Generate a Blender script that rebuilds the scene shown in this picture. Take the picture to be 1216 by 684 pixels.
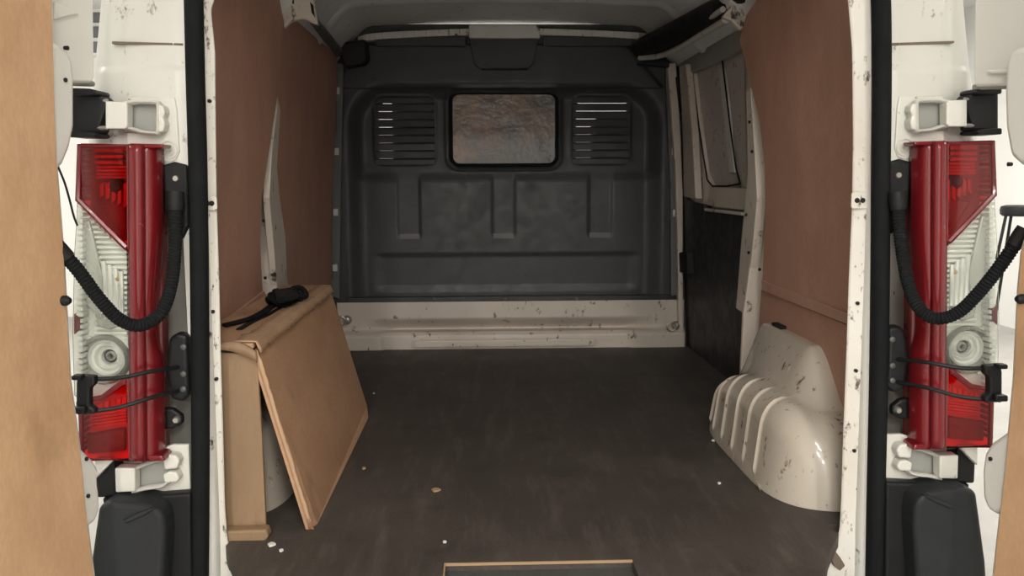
import bpy, math, random
from mathutils import Vector, Matrix
random.seed(7)
for o in list(bpy.data.objects):
    bpy.data.objects.remove(o, do_unlink=True)
scene = bpy.context.scene
COL = scene.collection

# ------------------------------------------------------------------ camera
F_PX, CX, CY = 1045.0, 608.0, 342.0
CAM = Vector((-0.105, -1.80, 0.767))
YAW, PITCH, ROLL = math.radians(1.9), math.radians(6.98), math.radians(0.27)
_fw = Vector((math.sin(YAW) * math.cos(PITCH), math.cos(YAW) * math.cos(PITCH), -math.sin(PITCH)))
_r0 = Vector((math.cos(YAW), -math.sin(YAW), 0))
_u0 = _r0.cross(_fw)
_rt = _r0 * math.cos(ROLL) - _u0 * math.sin(ROLL)
_up = _u0 * math.cos(ROLL) + _r0 * math.sin(ROLL)
cam_d = bpy.data.cameras.new('camera')
cam_d.sensor_width = 36.0
cam_d.lens = F_PX / 1216 * 36.0
cam_d.clip_start = 0.02
cam = bpy.data.objects.new('camera', cam_d)
COL.objects.link(cam)
m3 = Matrix((_rt, _up, -_fw)).transposed()
cam.matrix_world = Matrix.Translation(CAM) @ m3.to_4x4()
scene.camera = cam

# ------------------------------------------------------------------ world, exposure
scene.view_settings.view_transform = 'Standard'
scene.view_settings.look = 'None'
scene.view_settings.gamma = 1.0
scene.view_settings.exposure = -0.15
w = bpy.data.worlds.new('world')
scene.world = w
w.use_nodes = True
w.node_tree.nodes['Background'].inputs[0].default_value = (1.0, 0.97, 0.93, 1)
w.node_tree.nodes['Background'].inputs[1].default_value = 0.15

# ------------------------------------------------------------------ area lights (added under unseen garage ceiling fittings)
GZ0, GZ1 = -0.56, 2.40          # garage floor and ceiling
LIGHTS = [  # x, y, length, power
    (-0.9, -4.6, 1.5, 95), (0.9, -4.6, 1.5, 95), (-0.9, -7.4, 1.5, 190), (0.9, -7.4, 1.5, 190),
    (0.0, -2.7, 1.5, 48),  # lamp added to brighten the plywood of the open doors
    (-2.9, 1.2, 1.5, 75), (2.9, 1.2, 1.5, 75), (-2.9, 4.2, 1.5, 110), (2.9, 4.2, 1.5, 110)]  # side lamps added to push the garage walls to white
for (lx, ly, ln, pw) in LIGHTS:
    ld = bpy.data.lights.new('added_tube_light', 'AREA')
    ld.shape = 'RECTANGLE'; ld.size = 0.22; ld.size_y = ln
    ld.energy = pw; ld.color = (1.0, 0.962, 0.90)
    lo = bpy.data.objects.new('added_tube_light', ld)
    lo.location = (lx, ly, GZ1 - 0.14)
    COL.objects.link(lo)

# ------------------------------------------------------------------ pixel rays
def ray(px, py):
    return (_fw * F_PX + _rt * (px - CX) - _up * (py - CY)).normalized()
def at_y(px, py, Y):
    d = ray(px, py); return CAM + d * ((Y - CAM.y) / d.y)
def at_x(px, py, X):
    d = ray(px, py); return CAM + d * ((X - CAM.x) / d.x)
def at_z(px, py, Z):
    d = ray(px, py); return CAM + d * ((Z - CAM.z) / d.z)
def at_plane(px, py, p, n):
    d = ray(px, py); return CAM + d * ((Vector(p) - CAM).dot(n) / d.dot(n))
LEAN = 0.05
XC = .0155                              # centre line of the body
def on_wall(px, py, s, off):            # s = -1 left, 1 right;  |x| = off - LEAN*z
    return at_plane(px, py, (s * off, 0, 0), Vector((s, 0, LEAN)))

# ------------------------------------------------------------------ materials
def nd(nt, typ, **kw):
    n = nt.nodes.new(typ)
    for k, v in kw.items():
        if k in n.inputs: n.inputs[k].default_value = v
        else: setattr(n, k, v)
    return n
def ramp(nt, fac, stops):
    r = nt.nodes.new('ShaderNodeValToRGB')
    e = r.color_ramp.elements
    while len(e) < len(stops): e.new(0.5)
    for i, (p, c) in enumerate(stops):
        e[i].position = p
        e[i].color = (c, c, c, 1) if isinstance(c, (int, float)) else (*c, 1)
    nt.links.new(fac, r.inputs[0]); return r.outputs[0]
def mixc(nt, fac, a, b):
    m = nt.nodes.new('ShaderNodeMix'); m.data_type = 'RGBA'
    for inp, v in ((m.inputs['Factor'], fac), (m.inputs['A'], a), (m.inputs['B'], b)):
        if hasattr(v, 'is_output') or isinstance(v, bpy.types.NodeSocket): nt.links.new(v, inp)
        elif isinstance(v, (int, float)): inp.default_value = v
        else: inp.default_value = (*v, 1)
    return m.outputs['Result']
def noise(nt, co, scale, detail=4, stretch=None, rough=0.55, off=0):
    mp = nt.nodes.new('ShaderNodeMapping')
    mp.inputs['Scale'].default_value = stretch or (1, 1, 1)
    mp.inputs['Location'].default_value = (off, off * 1.7, off * .6)
    nt.links.new(co, mp.inputs[0])
    n = nd(nt, 'ShaderNodeTexNoise', Scale=scale, Detail=detail, Roughness=rough)
    nt.links.new(mp.outputs[0], n.inputs['Vector']); return n.outputs['Fac']
def base_mat(name):
    m = bpy.data.materials.new(name); m.use_nodes = True
    nt = m.node_tree
    b = nt.nodes['Principled BSDF']
    co = nt.nodes.new('ShaderNodeTexCoord').outputs['Object']
    return m, nt, b, co
def add_bump(nt, b, h, strength=.2, dist=.002):
    bp = nd(nt, 'ShaderNodeBump', Strength=strength, Distance=dist)
    nt.links.new(h, bp.inputs['Height']); nt.links.new(bp.outputs[0], b.inputs['Normal'])
def paint(name, col, dark=None, rough=.35, var=.5, scuff=0.0, scuffcol=(.05, .035, .025), metal=0.0, stretch=(1, 1, 1), coat=0.0, sscale=14, bump=.12, spec=.5):
    """painted sheet metal or plastic with blotchy dirt and scuffs"""
    m, nt, b, co = base_mat(name)
    dark = dark or tuple(c * .75 for c in col)
    n1 = noise(nt, co, 3.2, 5)
    c = mixc(nt, ramp(nt, n1, [(.35, 0), (.75, var)]), col, dark)
    if scuff:
        s1 = noise(nt, co, sscale, 6, stretch, .65, 3.1)
        s2 = noise(nt, co, sscale * 2.7, 4, (1, 1, .35), .6, 9.2)
        k1 = ramp(nt, s1, [(.60 - .06 * scuff, 0), (.66 - .05 * scuff, 1)])
        k2 = ramp(nt, s2, [(.52, 0), (.60, 1)])
        mm = nd(nt, 'ShaderNodeMath', operation='MULTIPLY'); nt.links.new(k1, mm.inputs[0]); nt.links.new(k2, mm.inputs[1])
        c = mixc(nt, mm.outputs[0], c, scuffcol)
    nt.links.new(c, b.inputs['Base Color'])
    r = ramp(nt, noise(nt, co, 20, 3), [(.3, rough * .85), (.7, min(1, rough * 1.25))])
    nt.links.new(r, b.inputs['Roughness'])
    b.inputs['Metallic'].default_value = metal
    b.inputs['Coat Weight'].default_value = coat
    b.inputs['Specular IOR Level'].default_value = spec
    if bump: add_bump(nt, b, n1, bump, .004)
    return m
def wood(name, col, dark, rough=.6, grain=(1, 1, 1), stain=.25, scale=7):
    m, nt, b, co = base_mat(name)
    n1 = noise(nt, co, scale, 6, grain)
    n2 = noise(nt, co, 130, 3, grain)
    n3 = noise(nt, co, 4.5, 6, (1, 1, .6), .65, 5)
    c = mixc(nt, ramp(nt, n1, [(.3, 0), (.7, 1)]), col, dark)
    c = mixc(nt, ramp(nt, n2, [(.35, 0), (.7, .35)]), c, tuple(x * .65 for x in col))
    c = mixc(nt, ramp(nt, n3, [(.56, 0), (.74, stain)]), c, tuple(x * .35 for x in dark))
    nt.links.new(c, b.inputs['Base Color'])
    b.inputs['Roughness'].default_value = rough
    add_bump(nt, b, n2, .15, .001)
    return m
def plain(name, col, rough=.5, metal=0.0, coat=0):
    return paint(name, col, rough=rough, var=.35, metal=metal, coat=coat)
def clear_mat(name, tint, gloss=.12):
    m = bpy.data.materials.new(name); m.use_nodes = True
    nt = m.node_tree; out = nt.nodes['Material Output']; nt.nodes.remove(nt.nodes['Principled BSDF'])
    t = nd(nt, 'ShaderNodeBsdfTransparent'); t.inputs[0].default_value = (*tint, 1)
    g = nd(nt, 'ShaderNodeBsdfGlossy', Roughness=.08)
    g.inputs[0].default_value = (1, 1, 1, 1)
    lw = nd(nt, 'ShaderNodeFresnel', IOR=1.45)
    mx = nt.nodes.new('ShaderNodeMixShader')
    nt.links.new(lw.outputs[0], mx.inputs[0]); nt.links.new(t.outputs[0], mx.inputs[1]); nt.links.new(g.outputs[0], mx.inputs[2])
    nt.links.new(mx.outputs[0], out.inputs[0]); return m
def emit(name, col, s):
    m, nt, b, co = base_mat(name)
    b.inputs['Emission Color'].default_value = (*col, 1); b.inputs['Emission Strength'].default_value = s
    return m
def floor_mat():
    m, nt, b, co = base_mat('dark_floor_board')
    n1 = noise(nt, co, 2.2, 6, None, .6)
    n2 = noise(nt, co, 26, 5, (1, .16, 1), .7, 2)
    n3 = noise(nt, co, 160, 2)
    n4 = noise(nt, co, 5.5, 6, None, .7, 8)
    c = mixc(nt, ramp(nt, n1, [(.3, 0), (.7, 1)]), (.045, .038, .034), (.078, .065, .056))
    c = mixc(nt, ramp(nt, n2, [(.50, 0), (.74, .5)]), c, (.15, .13, .113))
    c = mixc(nt, ramp(nt, n4, [(.55, 0), (.72, .6)]), c, (.022, .020, .019))
    c = mixc(nt, ramp(nt, n3, [(.45, 0), (.8, .4)]), c, (.115, .098, .085))
    nt.links.new(c, b.inputs['Base Color'])
    nt.links.new(ramp(nt, n1, [(.3, .52), (.7, .72)]), b.inputs['Roughness'])
    add_bump(nt, b, n3, .2, .001)
    return m
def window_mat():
    m, nt, b, co = base_mat('window_panel_painted_glow')
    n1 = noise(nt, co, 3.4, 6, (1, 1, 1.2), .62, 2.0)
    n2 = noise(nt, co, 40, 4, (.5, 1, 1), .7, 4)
    c = mixc(nt, ramp(nt, n1, [(.42, 0), (.62, 1)]), (.085, .073, .067), (.31, .175, .115))  # orange-brown patches paint a warm reflected glow into the pane colour
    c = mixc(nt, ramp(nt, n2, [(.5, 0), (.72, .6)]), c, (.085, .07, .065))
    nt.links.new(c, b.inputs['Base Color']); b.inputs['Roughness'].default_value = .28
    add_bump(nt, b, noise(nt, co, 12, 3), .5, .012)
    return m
M = dict(
    white=paint('white_paint', (.66, .655, .615), (.55, .53, .475), .32, .6, .45, sscale=18),
    white_in=paint('scuffed_white_paint', (.70, .635, .56), (.56, .49, .42), .33, .8, .8, coat=.2),
    jamb=paint('chipped_white_paint', (.76, .74, .69), (.62, .57, .50), .35, .8, 1.35, (.10, .075, .055), sscale=28),
    door_white=paint('door_white_paint', (.82, .81, .77), (.75, .73, .68), .35, .5),
    arch=paint('arch_white_paint', (.62, .56, .48), (.52, .45, .375), .22, .7, .75, (.20, .13, .085), coat=.5, sscale=22),
    bulk=paint('grey_bulkhead_paint', (.047, .050, .052), (.033, .035, .036), .42, .9, .4, (.035, .034, .032), stretch=(.35, 1, 1.8), spec=.35),
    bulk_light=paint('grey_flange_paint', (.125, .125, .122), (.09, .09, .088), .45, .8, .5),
    roof=paint('dim_white_roof_metal', (.80, .82, .83), (.70, .715, .72), .36, .9, .2, (.4, .37, .33)),
    header=paint('pale_grey_roof_bow', (.66, .65, .62), (.5, .49, .46), .45, .8, .5),
    sill=paint('dirty_white_sill', (.62, .55, .48), (.50, .435, .375), .36, .9, .5, (.12, .085, .06), sscale=18),
    hard=wood('hardboard_lining', (.54, .315, .235), (.44, .25, .185), .62, (1, 1, .6), .2),
    hard2=wood('hardboard_edge', (.55, .335, .25), (.45, .265, .195), .65),
    ply=wood('door_plywood', (.76, .49, .29), (.60, .36, .20), .55, (1, 1, .5), .4, 9),
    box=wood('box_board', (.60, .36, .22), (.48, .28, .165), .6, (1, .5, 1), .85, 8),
    box_shaded=wood('box_end_board_shaded', (.33, .215, .125), (.26, .165, .092), .6, (1, 1, .5), .7, 6),  # shade behind the jamb put into the end board's darker colour
    tape=paint('tan_paper_tape', (.52, .34, .215), (.42, .26, .155), .6, .9, .6, (.25, .14, .08)),
    floor=floor_mat(),
    rubber=paint('black_rubber', (.010, .011, .0125), (.015, .016, .016), .85, .6, spec=.12),
    black=paint('black_plastic', (.010, .011, .012), (.016, .016, .016), .5, .6, spec=.25),
    bumper=paint('grained_black_bumper', (.018, .020, .0215), (.026, .028, .029), .6, .8, spec=.3),
    black_panel=paint('sooty_black_panel', (.020, .021, .022), (.034, .034, .034), .5, .9, .4, (.07, .06, .055)),
    pane=paint('grey_blanked_pane', (.56, .51, .485), (.48, .43, .41), .3, .6, .2),
    red=paint('red_lens_plastic', (.17, .008, .012), (.115, .006, .009), .22, .5, coat=.1, bump=0),
    red_lit=paint('bright_red_reflector', (.85, .045, .04), (.65, .03, .03), .25, .4, bump=0),
    red_mid=paint('mid_red_reflector', (.42, .05, .045), (.3, .03, .03), .25, .4, bump=0),
    red_dark=paint('dark_red_cavity', (.16, .03, .03), (.10, .02, .02), .3, .5),
    red_clear=clear_mat('red_clear_lens', (.96, .16, .15)),
    clear=clear_mat('clear_lens', (.96, .97, .95)),
    chrome=paint('silvered_reflector', (.92, .92, .90), (.80, .80, .77), .2, .5, metal=.3),
    silver=paint('pale_ribbed_reflector', (.93, .93, .89), (.84, .84, .79), .3, .4, bump=0),
    grey_refl=paint('grey_reflector_bowl', (.50, .50, .47), (.36, .36, .34), .25, .5, metal=.3),
    amber=paint('amber_bulb', (.62, .38, .16), (.45, .26, .10), .2, .3),
    steel=paint('zinc_steel', (.50, .49, .46), (.30, .28, .25), .35, .7, metal=.7),
    hinge=paint('white_hinge_paint', (.68, .675, .625), (.59, .575, .52), .35, .5, .3),
    grey_metal=paint('grey_pocket_metal', (.33, .33, .31), (.24, .24, .22), .45, .6),
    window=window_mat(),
    recess=paint('dark_recess_metal', (.085, .088, .085), (.06, .06, .058), .45, .6),
    slab=paint('garage_concrete', (.42, .41, .39), (.33, .32, .30), .7, .8),
    gwall=paint('garage_white_wall', (.86, .86, .84), (.82, .82, .79), .7, .3),
    gceil=paint('garage_ceiling_white', (.80, .80, .78), (.74, .74, .72), .7, .3),
    gglass=paint('garage_window_grey', (.22, .23, .24), (.16, .17, .18), .2, .6),
    tube=emit('lit_tube', (1, .95, .86), 8.0),
    seat=paint('dark_seat_cloth', (.03, .03, .032), (.045, .045, .045), .9, .6),
    hole=plain('dark_hole', (.012, .011, .010), .8),
    chip_dark=plain('rusty_seam', (.16, .12, .09), .7),
    paper=plain('white_paper', (.80, .78, .74), .7),
    chip=plain('tan_chip', (.45, .30, .18), .7),
)

# ------------------------------------------------------------------ mesh helpers
class MB:
    def __init__(s): s.v = []; s.f = []
    def add(s, vs, fs):
        n = len(s.v); s.v += [Vector(x) for x in vs]; s.f += [tuple(i + n for i in f) for f in fs]; return s
    def box(s, a, b):
        x0, y0, z0 = a; x1, y1, z1 = b
        return s.add([(x0, y0, z0), (x1, y0, z0), (x1, y1, z0), (x0, y1, z0), (x0, y0, z1), (x1, y0, z1), (x1, y1, z1), (x0, y1, z1)],
                     [(0, 3, 2, 1), (4, 5, 6, 7), (0, 1, 5, 4), (1, 2, 6, 5), (2, 3, 7, 6), (3, 0, 4, 7)])
    def prism(s, pts, ext):
        """polygon of 3-D points pushed along ext"""
        pts = [Vector(p) for p in pts]; e = Vector(ext); n = len(pts)
        nrm = Vector((0, 0, 0))
        for i in range(n):
            a, b = pts[i], pts[(i + 1) % n]
            nrm += a.cross(b)
        if nrm.dot(e) > 0: pts.reverse()
        s.add(pts + [p + e for p in pts], [tuple(range(n)), tuple(range(2 * n - 1, n - 1, -1))] +
              [(i, i + n, (i + 1) % n + n, (i + 1) % n) for i in range(n)])
        return s
    def tube(s, path, r, seg=10, closed=False, flat=None, cap=True, prof=None):
        """r: number or list; flat: (axis vector, scale) squashes along the axis"""
        path = [Vector(p) for p in path]; n = len(path); vs = []
        prev = None
        for i, p in enumerate(path):
            if closed: t = path[(i + 1) % n] - path[i - 1]
            else: t = path[min(i + 1, n - 1)] - path[max(i - 1, 0)]
            t.normalize()
            if prev is None:
                a = Vector((0, 0, 1)) if abs(t.z) < .9 else Vector((0, 1, 0))
                u = t.cross(a).normalized()
            else:
                u = (prev - t * prev.dot(t)).normalized()
            prev = u; vv = t.cross(u)
            rr = r[i] if isinstance(r, (list, tuple)) else r
            for k in range(seg):
                th = 2 * math.pi * k / seg
                d = u * math.cos(th) + vv * math.sin(th)
                d = d * rr
                if flat:
                    ax = Vector(flat[0]).normalized(); d = d + ax * (d.dot(ax) * (flat[1] - 1))
                vs.append(p + d)
        fs = []
        m = n if closed else n - 1
        for i in range(m):
            j = (i + 1) % n
            for k in range(seg):
                k2 = (k + 1) % seg
                fs.append((i * seg + k, i * seg + k2, j * seg + k2, j * seg + k))
        if cap and not closed:
            fs.append(tuple(range(seg - 1, -1, -1))); fs.append(tuple((n - 1) * seg + k for k in range(seg)))
        return s.add(vs, fs)
    def lathe(s, c, axis, prof, seg=24):
        """prof: list of (radius, distance along axis)"""
        ax = Vector(axis).normalized(); a = Vector((0, 0, 1)) if abs(ax.z) < .9 else Vector((1, 0, 0))
        u = ax.cross(a).normalized(); v = ax.cross(u); vs = []; fs = []
        for (r, h) in prof:
            for k in range(seg):
                t = 2 * math.pi * k / seg
                vs.append(Vector(c) + ax * h + (u * math.cos(t) + v * math.sin(t)) * r)
        for i in range(len(prof) - 1):
            for k in range(seg):
                k2 = (k + 1) % seg
                fs.append((i * seg + k, i * seg + k2, (i + 1) * seg + k2, (i + 1) * seg + k))
        fs.append(tuple(range(seg - 1, -1, -1))); fs.append(tuple((len(prof) - 1) * seg + k for k in range(seg)))
        return s.add(vs, fs)
    def grid(s, nu, nv, fn, keep=None):
        vs = [fn(i / nu, j / nv) for j in range(nv + 1) for i in range(nu + 1)]
        fs = [(j * (nu + 1) + i, j * (nu + 1) + i + 1, (j + 1) * (nu + 1) + i + 1, (j + 1) * (nu + 1) + i)
              for j in range(nv) for i in range(nu) if keep is None or keep((i + .5) / nu, (j + .5) / nv)]
        return s.add(vs, fs)
def wloc(o):
    p = Vector(o.location)
    while o.parent: o = o.parent; p += Vector(o.location)
    return p
def obj(name, mb, mat, parent=None, smooth=False, bevel=0, seg=2, thick=0, loc=None):
    me = bpy.data.meshes.new(name)
    base = wloc(parent) if parent else Vector((0, 0, 0))
    own = Vector(loc) if loc is not None else Vector((0, 0, 0))
    org = own if loc is not None else base
    me.from_pydata([tuple(v - org) for v in mb.v], [], mb.f)
    me.materials.append(M[mat]); me.update()
    if smooth:
        for p in me.polygons: p.use_smooth = True
    o = bpy.data.objects.new(name, me); COL.objects.link(o)
    if loc is not None: o.location = own - base
    if parent: o.parent = parent
    if thick:
        md = o.modifiers.new('solid', 'SOLIDIFY'); md.thickness = thick; md.offset = 0
    if bevel:
        md = o.modifiers.new('bevel', 'BEVEL'); md.width = bevel; md.segments = seg; md.limit_method = 'ANGLE'; md.angle_limit = .6
        md.harden_normals = False
    if smooth:
        try:
            import bmesh
            bm = bmesh.new(); bm.from_mesh(me); bmesh.ops.recalc_face_normals(bm, faces=bm.faces); 
            for e in bm.edges:
                if len(e.link_faces) == 2 and e.calc_face_angle(0) > .7: e.smooth = False
            bm.to_mesh(me); bm.free()
        except Exception: pass
    return o
def tag(o, label=None, cat=None, group=None, kind=None):
    if label: o['label'] = label
    if cat: o['category'] = cat
    if group: o['group'] = group
    if kind: o['kind'] = kind
    return o
def empty(name, loc, label, cat, group=None, kind=None):
    o = bpy.data.objects.new(name, None); o.location = loc; o.empty_display_size = .05
    COL.objects.link(o); return tag(o, label, cat, group, kind)
def catmull(pts, n=8):
    pts = [Vector(p) for p in pts]; out = []
    P = [pts[0] * 2 - pts[1]] + pts + [pts[-1] * 2 - pts[-2]]
    for i in range(1, len(P) - 2):
        a, b, c, d = P[i - 1:i + 3]
        for k in range(n):
            t = k / n
            out.append(.5 * ((2 * b) + (c - a) * t + (2 * a - 5 * b + 4 * c - d) * t * t + (3 * b - a - 3 * c + d) * t ** 3))
    out.append(pts[-1]); return out
def ss(a, b, x):
    if a == b: return 0.0 if x < a else 1.0
    t = max(0, min(1, (x - a) / (b - a))); return t * t * (3 - 2 * t)
def rrect(x, z, x0, x1, z0, z1, r):        # signed distance to a rounded rectangle
    cx, cz, hx, hz = (x0 + x1) / 2, (z0 + z1) / 2, (x1 - x0) / 2 - r, (z1 - z0) / 2 - r
    dx, dz = abs(x - cx) - hx, abs(z - cz) - hz
    return math.hypot(max(dx, 0), max(dz, 0)) + min(max(dx, dz), 0) - r
def round_outline(x0, x1, z0, z1, r, n=5):  # corner points, counter-clockwise
    out = []
    for (cx, cz, a0) in ((x1 - r, z1 - r, 0), (x0 + r, z1 - r, 90), (x0 + r, z0 + r, 180), (x1 - r, z0 + r, 270)):
        for k in range(n + 1):
            a = math.radians(a0 + 90 * k / n); out.append((cx + r * math.cos(a), cz + r * math.sin(a)))
    return out

# ================================================================== GARAGE
GX, GY0, GY1 = 4.6, -9.5, 7.0
tag(obj('garage_floor', MB().box((-GX, GY0, GZ0 - .1), (GX, GY1, GZ0)), 'slab'), kind='structure')
tag(obj('garage_ceiling', MB().box((-GX, GY0, GZ1), (GX, GY1, GZ1 + .1)), 'gceil'), kind='structure')
GW = {}
for nm, a, b in (('garage_wall_left', (-GX - .1, GY0, GZ0), (-GX, GY1, GZ1)), ('garage_wall_right', (GX, GY0, GZ0), (GX + .1, GY1, GZ1)),
                 ('garage_wall_front', (-GX, GY1, GZ0), (GX, GY1 + .1, GZ1)), ('garage_wall_rear', (-GX, GY0 - .1, GZ0), (GX, GY0, GZ1))):
    GW[nm] = tag(obj(nm, MB().box(a, b), 'gwall'), kind='structure')
for s in (-1, 1):       # grey glazed strips with white bars high on the front wall
    a, b_ = sorted((s * 3.3, s * 4.5))
    wn = obj('window_2' if s < 0 else 'window_3', MB().box((a, GY1 - .015, 1.98), (b_, GY1 + .015, 2.38)), 'gglass')
    tag(wn, kind='structure')
    for z in (1.98, 2.12, 2.26, 2.39):
        obj('glazing_bar', MB().box((a - .02, GY1 - .05, z - .015), (b_ + .02, GY1 + .02, z + .015)), 'gwall', wn, bevel=.004)
    for k in range(4):
        x = a + (b_ - a) * k / 3
        obj('glazing_bar', MB().box((x - .015, GY1 - .045, 1.96), (x + .015, GY1 + .02, 2.4)), 'gwall', wn, bevel=.004)
WHERE = ['near behind the left open door', 'near behind the right open door', 'farthest behind the left open door', 'farthest behind the right open door', 'just behind the open doors', 'outside the left tail lamp',
         'outside the right tail lamp', 'along the left side of the cab', 'along the right side of the cab']
for (lx, ly, ln, pw), wh in zip(LIGHTS, WHERE):
    t = empty('added_ceiling_light', (lx, ly, GZ1), 'added, unseen white fluorescent tube fitting on garage ceiling ' + wh, 'light', 'added garage ceiling lights')
    obj('housing', MB().box((lx - .09, ly - ln / 2 - .03, GZ1 - .06), (lx + .09, ly + ln / 2 + .03, GZ1)), 'gceil', t, bevel=.008)
    for dx in (-.05, .05):
        obj('tube', MB().tube([(lx + dx, ly - ln / 2, GZ1 - .085), (lx + dx, ly + ln / 2, GZ1 - .085)], .014, 10), 'tube', t, True)
# stool by the right garage wall
sp = at_y(1211, 252, 5.0); sx, sy, sz = sp.x, 5.0, sp.z
st = empty('stool', (sx, sy, GZ0), 'tall stool with round black seat and thin dark legs beside white wall', 'stool')
obj('seat', MB().lathe((sx, sy, sz - .03), (0, 0, 1), [(.12, 0), (.138, .015), (.142, .05), (.135, .075), (.10, .085)], 28), 'black', st, True)
for k in range(4):
    a = math.radians(90 * k)
    obj('leg', MB().tube([(sx + .11 * math.cos(a), sy + .11 * math.sin(a), sz - .03), (sx + .27 * math.cos(a), sy + .27 * math.sin(a), GZ0)], .012, 8), 'black', st, True)

# ================================================================== VAN SHELL
YB = 2.25               # bulkhead
# ---- floor with a latch recess at its rear edge
rx0, rx1 = at_z(527, 674, 0).x, at_z(752, 668, 0).x
ry = at_z(640, 667, 0).y
fl = MB()
YF0 = -.19
fl.box((-.80, .06, -.03), (.80, .30, 0)); fl.box((-.90, .30, -.03), (.90, YB + .02, 0))
lf = [at_z(p, q, 0) for p, q in ((268, 648), (271, 658), (275, 667), (283, 684), (292, 712))]
rf = [at_z(p, q, 0) for p, q in ((996, 634), (988, 650), (984, 660), (979, 684), (970, 712))]
lf[-1].y = rf[-1].y = YF0
fl.prism([Vector((-.65, .06, 0))] + lf + [Vector((rx0, YF0, 0)), Vector((rx0, ry, 0)), Vector((rx0, .06, 0))], (0, 0, -.03))
fl.prism([Vector((.655, .06, 0))] + rf + [Vector((rx1, YF0, 0)), Vector((rx1, ry, 0)), Vector((rx1, .06, 0))], (0, 0, -.03))
fl.prism([Vector((rx0, ry, 0)), Vector((rx1, ry, 0)), Vector((rx1, .06, 0)), Vector((rx0, .06, 0))], (0, 0, -.03))
floor = tag(obj('floor', fl, 'floor'), kind='structure')
obj('latch_recess', MB().box((rx0 + .001, YF0, -.028), (rx1 - .001, ry - .001, -.016)), 'recess', floor)
obj('recess_edge', MB().box((rx0, ry - .004, -.004), (rx1, ry, .0012)).box((rx0, YF0, -.004), (rx0 + .003, ry - .006, .0012)), 'chip', floor)
obj('sill_plate', MB().box((lf[-1].x, YF0 - .012, -.12), (rf[-1].x, YF0 - .001, -.004)), 'black', floor, bevel=.004)

# ---- ceiling
def roof_pt(u, v):
    y = v * (YB + .02)
    a = u * 2 - 1
    x = .80 * a
    z = 1.475 - .03 * abs(a) ** 2 - .17 * ss(.74, 1.0, abs(a)) 
    for yy, hh, ww in ((1.12, .035, .06), (.15, .05, .08), (1.75, .012, .04)):
        z -= hh * math.exp(-((y - yy) / ww) ** 4)
    return Vector((x, y, z))
ceil = tag(obj('ceiling', MB().grid(60, 110, roof_pt), 'roof', None, True, thick=.012), kind='structure')
# pale bow where the roof meets the bulkhead
pts = [at_y(p, q, YB - .05) for p, q in ((425, 48), (445, 43.5), (520, 39.5), (600, 37.5), (690, 39.5), (760, 43), (782, 47))]
bow = catmull(pts, 6)
b = MB()
for i in range(len(bow) - 1):
    p, q = bow[i], bow[i + 1]
    b.prism([p + Vector((0, 0, -.012)), q + Vector((0, 0, -.012)), q + Vector((0, 0, .016)), p + Vector((0, 0, .016))], (0, .05, 0))
obj('roof_bow', b, 'header', ceil, bevel=.003)
a0, a1 = at_y(557, 30, YB - .06), at_y(641, 46, YB - .06)
obj('bow_cover', MB().box((a0.x, YB - .075, a1.z), (a1.x, YB - .05, a0.z)), 'header', ceil, bevel=.004)
for s, (p, q) in ((-1, (447, 554)), (1, (644, 770))):
    A, B_ = at_y(p, 46, YB - .02), at_y(q, 43, YB - .02)
    obj('bow_lip', MB().box((A.x, YB - .04, A.z - .035), (B_.x, YB - .01, A.z + .01)), 'bulk', ceil, bevel=.005)
for px in (420, 470):
    pass
# ---- outer skin: sides, roof, rear pillars
def side_x(z): return .955 - .10 * ss(.55, 1.5, z) - .03 * ss(.3, -.3, z)
for s, nm in ((-1, 'body_side_left'), (1, 'body_side_right')):
    def sk(u, v, s=s):
        z = -.25 + 1.83 * v
        y = .16 + (YB + .1 - .16) * u
        return Vector((s * side_x(z) + (2 * XC if s > 0 else 0), y, z))
    tag(obj(nm, MB().grid(4, 20, sk), 'white', None, True, thick=.008), kind='structure')
tag(obj('body_roof', MB().box((-.90, -.02, 1.56), (.90, YB + .12, 1.60)), 'white', bevel=.01), kind='structure')
def seam(z): return .006 * (1 - ss(.985, .995, z))
PIL = {}
for s, nm in ((-1, 'rear_pillar_left'), (1, 'rear_pillar_right')):
    # plan curve of the pillar, inner edge to side
    def plan(z):
        sxx = side_x(z)
        pin = .672 - .012 * z
        f = ss(.93, 1.02, z) * .0 + seam(z)
        ch = .17 * ss(.80, .74, z) * ss(.12, .17, z)
        return [(pin, .055), (pin, .012), (pin + .006, .0), (.705, -.004 - f), (.712, -.004 - f + ch), (.752, -.002 - f + ch), (.80, .004 - f), (sxx - .085, .012 - f), (sxx - .055, .022 - f), (sxx - .03, .045 - f * .5),
                (sxx - .012, .08), (sxx - .003, .12), (sxx, .165)]
    def pl(u, v, s=s):
        z = -.12 + 1.70 * v
        P = plan(z); t = u * (len(P) - 1); i = min(int(t), len(P) - 2); f = t - i
        return Vector((s * (P[i][0] * (1 - f) + P[i + 1][0] * f) + (2 * XC if s > 0 else 0), P[i][1] * (1 - f) + P[i + 1][1] * f, z))
    PIL[s] = tag(obj(nm, MB().grid(40, 260, pl), 'white', None, True, thick=.004), kind='structure')
for s, q in ((-1, ((133, 49), (217, 51.5), (217, 54), (133, 52))), (1, ((1058, 51), (1133, 48.5), (1133, 51), (1058, 54.5)))):
    obj('panel_seam', MB().prism([at_y(p, r, -.006) for p, r in q], (0, .012, 0)), 'chip_dark', PIL[s])
tag(obj('rear_header', MB().box((-.72, 0, 1.275), (.72, .10, 1.57)), 'white', bevel=.012), kind='structure')

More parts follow.
